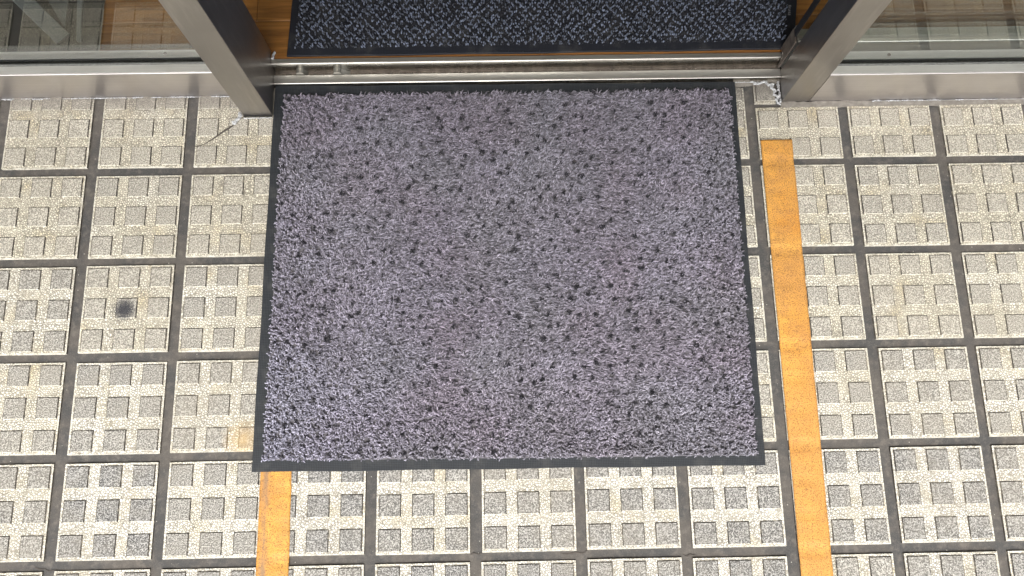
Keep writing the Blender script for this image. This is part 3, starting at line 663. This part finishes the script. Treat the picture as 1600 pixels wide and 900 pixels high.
# ------------------------------------------------------------------ floor tapes (draped over bosses and joints)
def ground_h(x, y):
    lx = (x / PX) % 1 * PX - HALFX; ly = (y / PY) % 1 * PY - HALFY
    def e(t):   # 1 on the tile, 0 over the joint (soft)
        return np.clip((t + 0.003) / 0.006, 0, 1) * np.clip((TS - t + 0.003) / 0.006, 0, 1)
    def bs(t):
        r_ = 0 * t
        for k in range(3):
            a = MARG + k * (BS + GAP); r_ = np.maximum(r_, np.clip((t - a + 0.003) / 0.005, 0, 1) * np.clip((a + BS - t + 0.003) / 0.005, 0, 1))
        return r_
    return -0.0004 + 0.0021 * e(lx) * e(ly) + 0.0016 * bs(lx) * bs(ly)
def tape(c, name, label, mat, n=12, m=420, seed=1):
    r = np.random.default_rng(seed)
    (ax, ay), (bx, by), (dx, dy), (ex, ey) = c        # top-left, top-right, bottom-right, bottom-left
    v = []
    wob = np.cumsum(r.normal(0, 0.00007, (m + 1, 2)), 0); wob -= wob.mean(0)
    for j in range(m + 1):
        w_ = j / m; L0 = np.array([ax, ay]) * (1 - w_) + np.array([ex, ey]) * w_; R0 = np.array([bx, by]) * (1 - w_) + np.array([dx, dy]) * w_
        L0 = L0 + [wob[j, 0], 0]; R0 = R0 + [wob[j, 1], 0]
        for i in range(n + 1):
            p = L0 * (1 - i / n) + R0 * i / n; v.append((p[0], p[1], 0))
    v = np.array(v); x_, y_ = v[:, 0], v[:, 1]
    h = sum(ground_h(x_ + a, y_ + b) for a in (-.003, 0, .003) for b in (-.003, 0, .003)) / 9
    hm = np.maximum(h, ground_h(x_, y_))
    v[:, 2] = hm * 0.45 + 0.0031 - 0.00095 + 0.0007 + 0.0005 * vnoise(x_, y_, 60, 5 + seed)
    f = [(j * (n + 1) + i, (j + 1) * (n + 1) + i, (j + 1) * (n + 1) + i + 1, j * (n + 1) + i + 1) for j in range(m) for i in range(n)]
    N0 = len(v); loop = [i for i in range(n + 1)] + [j * (n + 1) + n for j in range(1, m + 1)] + [m * (n + 1) + i for i in range(n - 1, -1, -1)] + [j * (n + 1) for j in range(m - 1, 0, -1)]
    vb = v[loop].copy(); vb[:, 2] -= 0.0012; v = np.concatenate([v, vb]); L_ = len(loop)
    for k in range(L_): f.append((loop[k], loop[(k + 1) % L_], N0 + (k + 1) % L_, N0 + k))
    o = obj(name, v, f, mat, smooth=False)
    for p in o.data.polygons[:N0]: p.use_smooth = True
    tag(o, label, 'tape', 'orange floor tapes'); return o
tape([(0.5535, 0.3975), (0.6125, 0.3980), (0.6000, -0.95), (0.5480, -0.95)], 'floor_tape', 'long strip of orange floor tape to the right of the doormat', M['tape2'], seed=2)
tape([(-0.3715, -0.12), (-0.3165, -0.12), (-0.3110, -0.95), (-0.3680, -0.95)], 'floor_tape', 'orange floor tape strip coming out from under the doormat at lower left', M['tape'], seed=3)

# ------------------------------------------------------------------ sealant and grit
def blob_path(name, pts, wid, hgt, label, n=90, seed=1, gap=0.0, group='dried white sealant remains', thick=None):
    """crusty broken bead of sealant along a polyline: many little lumps in one mesh"""
    r = np.random.default_rng(seed); pts = np.array(pts, float); seg = np.linalg.norm(np.diff(pts[:, :2], axis=0), axis=1); cum = np.r_[0, np.cumsum(seg)]
    v = []; f = []
    for i in range(n):
        t = (i + r.random()) / n * cum[-1]
        if gap and vnoise(np.array([t * 60]), np.array([seed * 3.3]), 1.0, seed)[0] < gap: continue
        p = np.array([np.interp(t, cum, pts[:, k]) for k in range(3)])
        w_ = wid * r.uniform(0.5, 1.5); p[:2] += r.normal(0, wid * 0.5, 2); p[2] = max(p[2], 0.0)
        b = len(v); ns_ = 7
        lx = w_ * r.uniform(0.8, 2.0); a0 = r.uniform(-0.6, 0.6)
        for ring_, (rr, zz) in enumerate(((1.0, 0.0), (0.85, 0.7), (0.35, 1.0))):
            for k in range(ns_):
                a = 2 * math.pi * k / ns_; q = r.uniform(0.75, 1.25) * rr
                dx_, dy_ = q * lx * math.cos(a), q * w_ * math.sin(a)
                v.append((p[0] + dx_ * math.cos(a0) - dy_ * math.sin(a0), p[1] + dx_ * math.sin(a0) + dy_ * math.cos(a0), p[2] + zz * hgt * r.uniform(0.6, 1.2)))
        for ring_ in range(2):
            for k in range(ns_):
                k2_ = (k + 1) % ns_; f.append((b + ring_ * ns_ + k, b + ring_ * ns_ + k2_, b + (ring_ + 1) * ns_ + k2_, b + (ring_ + 1) * ns_ + k))
        f.append(tuple(b + 2 * ns_ + k for k in range(ns_)))
    m_ = max(12, int(cum[-1] / 0.004)); b = len(v)
    for i in range(m_ + 1):
        t = i / m_ * cum[-1]; p = np.array([np.interp(t, cum, pts[:, k]) for k in range(3)]); q = np.array([np.interp(min(t + 1e-4, cum[-1]), cum, pts[:, k]) for k in range(2)]) - np.array([np.interp(max(t - 1e-4, 0), cum, pts[:, k]) for k in range(2)])
        q /= np.linalg.norm(q) + 1e-9; w_ = wid * r.uniform(0.25, 0.6)
        v += [(p[0] - q[1] * w_, p[1] + q[0] * w_, p[2]), (p[0], p[1], p[2] + hgt * 0.25), (p[0] + q[1] * w_, p[1] - q[0] * w_, p[2])]
        if i: c_ = b + 3 * i; f += [(c_ - 3, c_, c_ + 1, c_ - 2), (c_ - 2, c_ + 1, c_ + 2, c_ - 1)]
    o = obj(name, v, f, M['caulk'], smooth=True); tag(o, label, 'sealant', group); return o
blob_path('sealant_bead', [(0.545, 0.5205, .003), (0.560, 0.516, .003), (0.574, 0.5205, .003), (0.5795, 0.513, .003), (0.588, 0.5155, .003), (0.584, 0.506, .003), (0.592, 0.502, .003), (0.588, 0.493, .003), (0.5965, 0.488, .003), (0.592, 0.480, .003), (0.597, 0.4715, .003)], 0.0014, 0.003, 'crusty white sealant blob in the corner at the right post foot', 130, 3, 0.15)
blob_path('sealant_bead', [(0.5985, 0.520, .002), (0.599, 0.50, .002), (0.5995, 0.477, .002)], 0.0011, 0.004, 'thin white sealant line up the left edge of the right post foot', 60, 13, 0.2)
blob_path('sealant_bead', [(-0.4395, 0.4585, .003), (-0.385, 0.4590, .003)], 0.0007, 0.0015, 'thin white sealant line along the front foot of the left post', 80, 4, 0.25)
blob_path('sealant_bead', [(-0.4485, 0.470, .002), (-0.4460, 0.4625, .003), (-0.4500, 0.4570, .0035), (-0.4580, 0.4475, .0035)], 0.0017, 0.0026, 'white sealant lump where the tile crack meets the left post', 55, 5)
blob_path('sealant_bead', [(-1.6, 0.5050, .002), (-0.445, 0.5050, .002)], 0.0008, 0.0026, 'broken white sealant line along the base of the left curb', 1100, 6, 0.30)
blob_path('sealant_bead', [(0.78, 0.4772, .001), (1.7, 0.4772, .001)], 0.0009, 0.0022, 'broken white sealant line along the base of the right curb', 520, 7, 0.48)
blob_path('sealant_bead', [(-0.379, 0.5650, .036), (-0.3785, 0.5730, .034), (-0.376, 0.5790, .034)], 0.0010, 0.005, 'white sealant tuft behind the left end of the door track', 34, 8)
blob_path('sealant_bead', [(0.10, 0.5210, .002), (0.56, 0.5198, .002)], 0.0006, 0.0016, 'faint white sealant line under the front of the door track', 240, 9, 0.5)
def grit(name, n, xr, yr, z, s, label, seed, weight=None):
    r = np.random.default_rng(seed); v = []; f = []
    for i in range(n):
        xx_ = r.uniform(*xr) if weight is None else xr[0] + (xr[1] - xr[0]) * r.random() ** weight
        c = np.array([xx_, r.uniform(*yr), z + s * 0.4]); R_ = s * r.uniform(0.4, 1.3)
        b = len(v)
        for d in ((1, 0, 0), (0, 1, 0), (-1, 0, 0), (0, -1, 0), (0, 0, 1), (0, 0, -.6)): v.append(tuple(c + np.array(d) * R_ * r.uniform(0.6, 1.2)))
        f += [(b, b + 1, b + 4), (b + 1, b + 2, b + 4), (b + 2, b + 3, b + 4), (b + 3, b, b + 4), (b + 1, b, b + 5), (b + 2, b + 1, b + 5), (b + 3, b + 2, b + 5), (b, b + 3, b + 5)]
    o = obj(name, v, f, M['grit']); tag(o, label, 'grit', kind='stuff'); return o
grit('grit', 900, (-0.382, 0.60), (0.5435, 0.5500), 0.003, 0.0012, 'brown grit and sand caught in the groove of the door track', 5, 2.2)

# ------------------------------------------------------------------ things seen dimly through the left glass
st = thing('display_stand', 'dark folding display stand with pale struts behind the left pane', 'stand', (-1.1, 0.9, 0.033))
bevel(MB().box(-2.2, -0.712, 0.575, 1.25, 0.0333, 0.0400).obj('base_board', M['darkboard'], st), 0.001, 2)
def bar(a, b, w_, h_, name, mat, parent):
    a = Vector(a); b = Vector(b); d = (b - a).normalized(); s = d.cross(Vector((0, 0, 1))).normalized() * w_ / 2; u = s.cross(d).normalized() * h_ / 2
    v = [tuple(p + i * s + j * u) for p in (a, b) for i, j in ((-1, -1), (1, -1), (1, 1), (-1, 1))]
    f = [(0, 1, 2, 3), (7, 6, 5, 4), (0, 4, 5, 1), (1, 5, 6, 2), (2, 6, 7, 3), (3, 7, 4, 0)]
    return bevel(obj(name, v, f, mat, parent), 0.002, 2)
bar((-0.775, 0.605, 0.046), (-1.05, 0.88, 0.16), 0.030, 0.012, 'strut', M['palebar'], st)
bar((-0.745, 0.60, 0.046), (-0.735, 0.95, 0.12), 0.010, 0.008, 'strut', M['palebar'], st)
obj('panel', [(-0.778, 0.632, .0415), (-0.775, 0.90, .0415), (-0.95, 0.90, .0415), (-0.778, 0.632, .045), (-0.775, 0.90, .045), (-0.95, 0.90, .045)], [(2, 1, 0), (3, 4, 5), (0, 1, 4, 3), (1, 2, 5, 4), (2, 0, 3, 5)], M['palebar'], st)
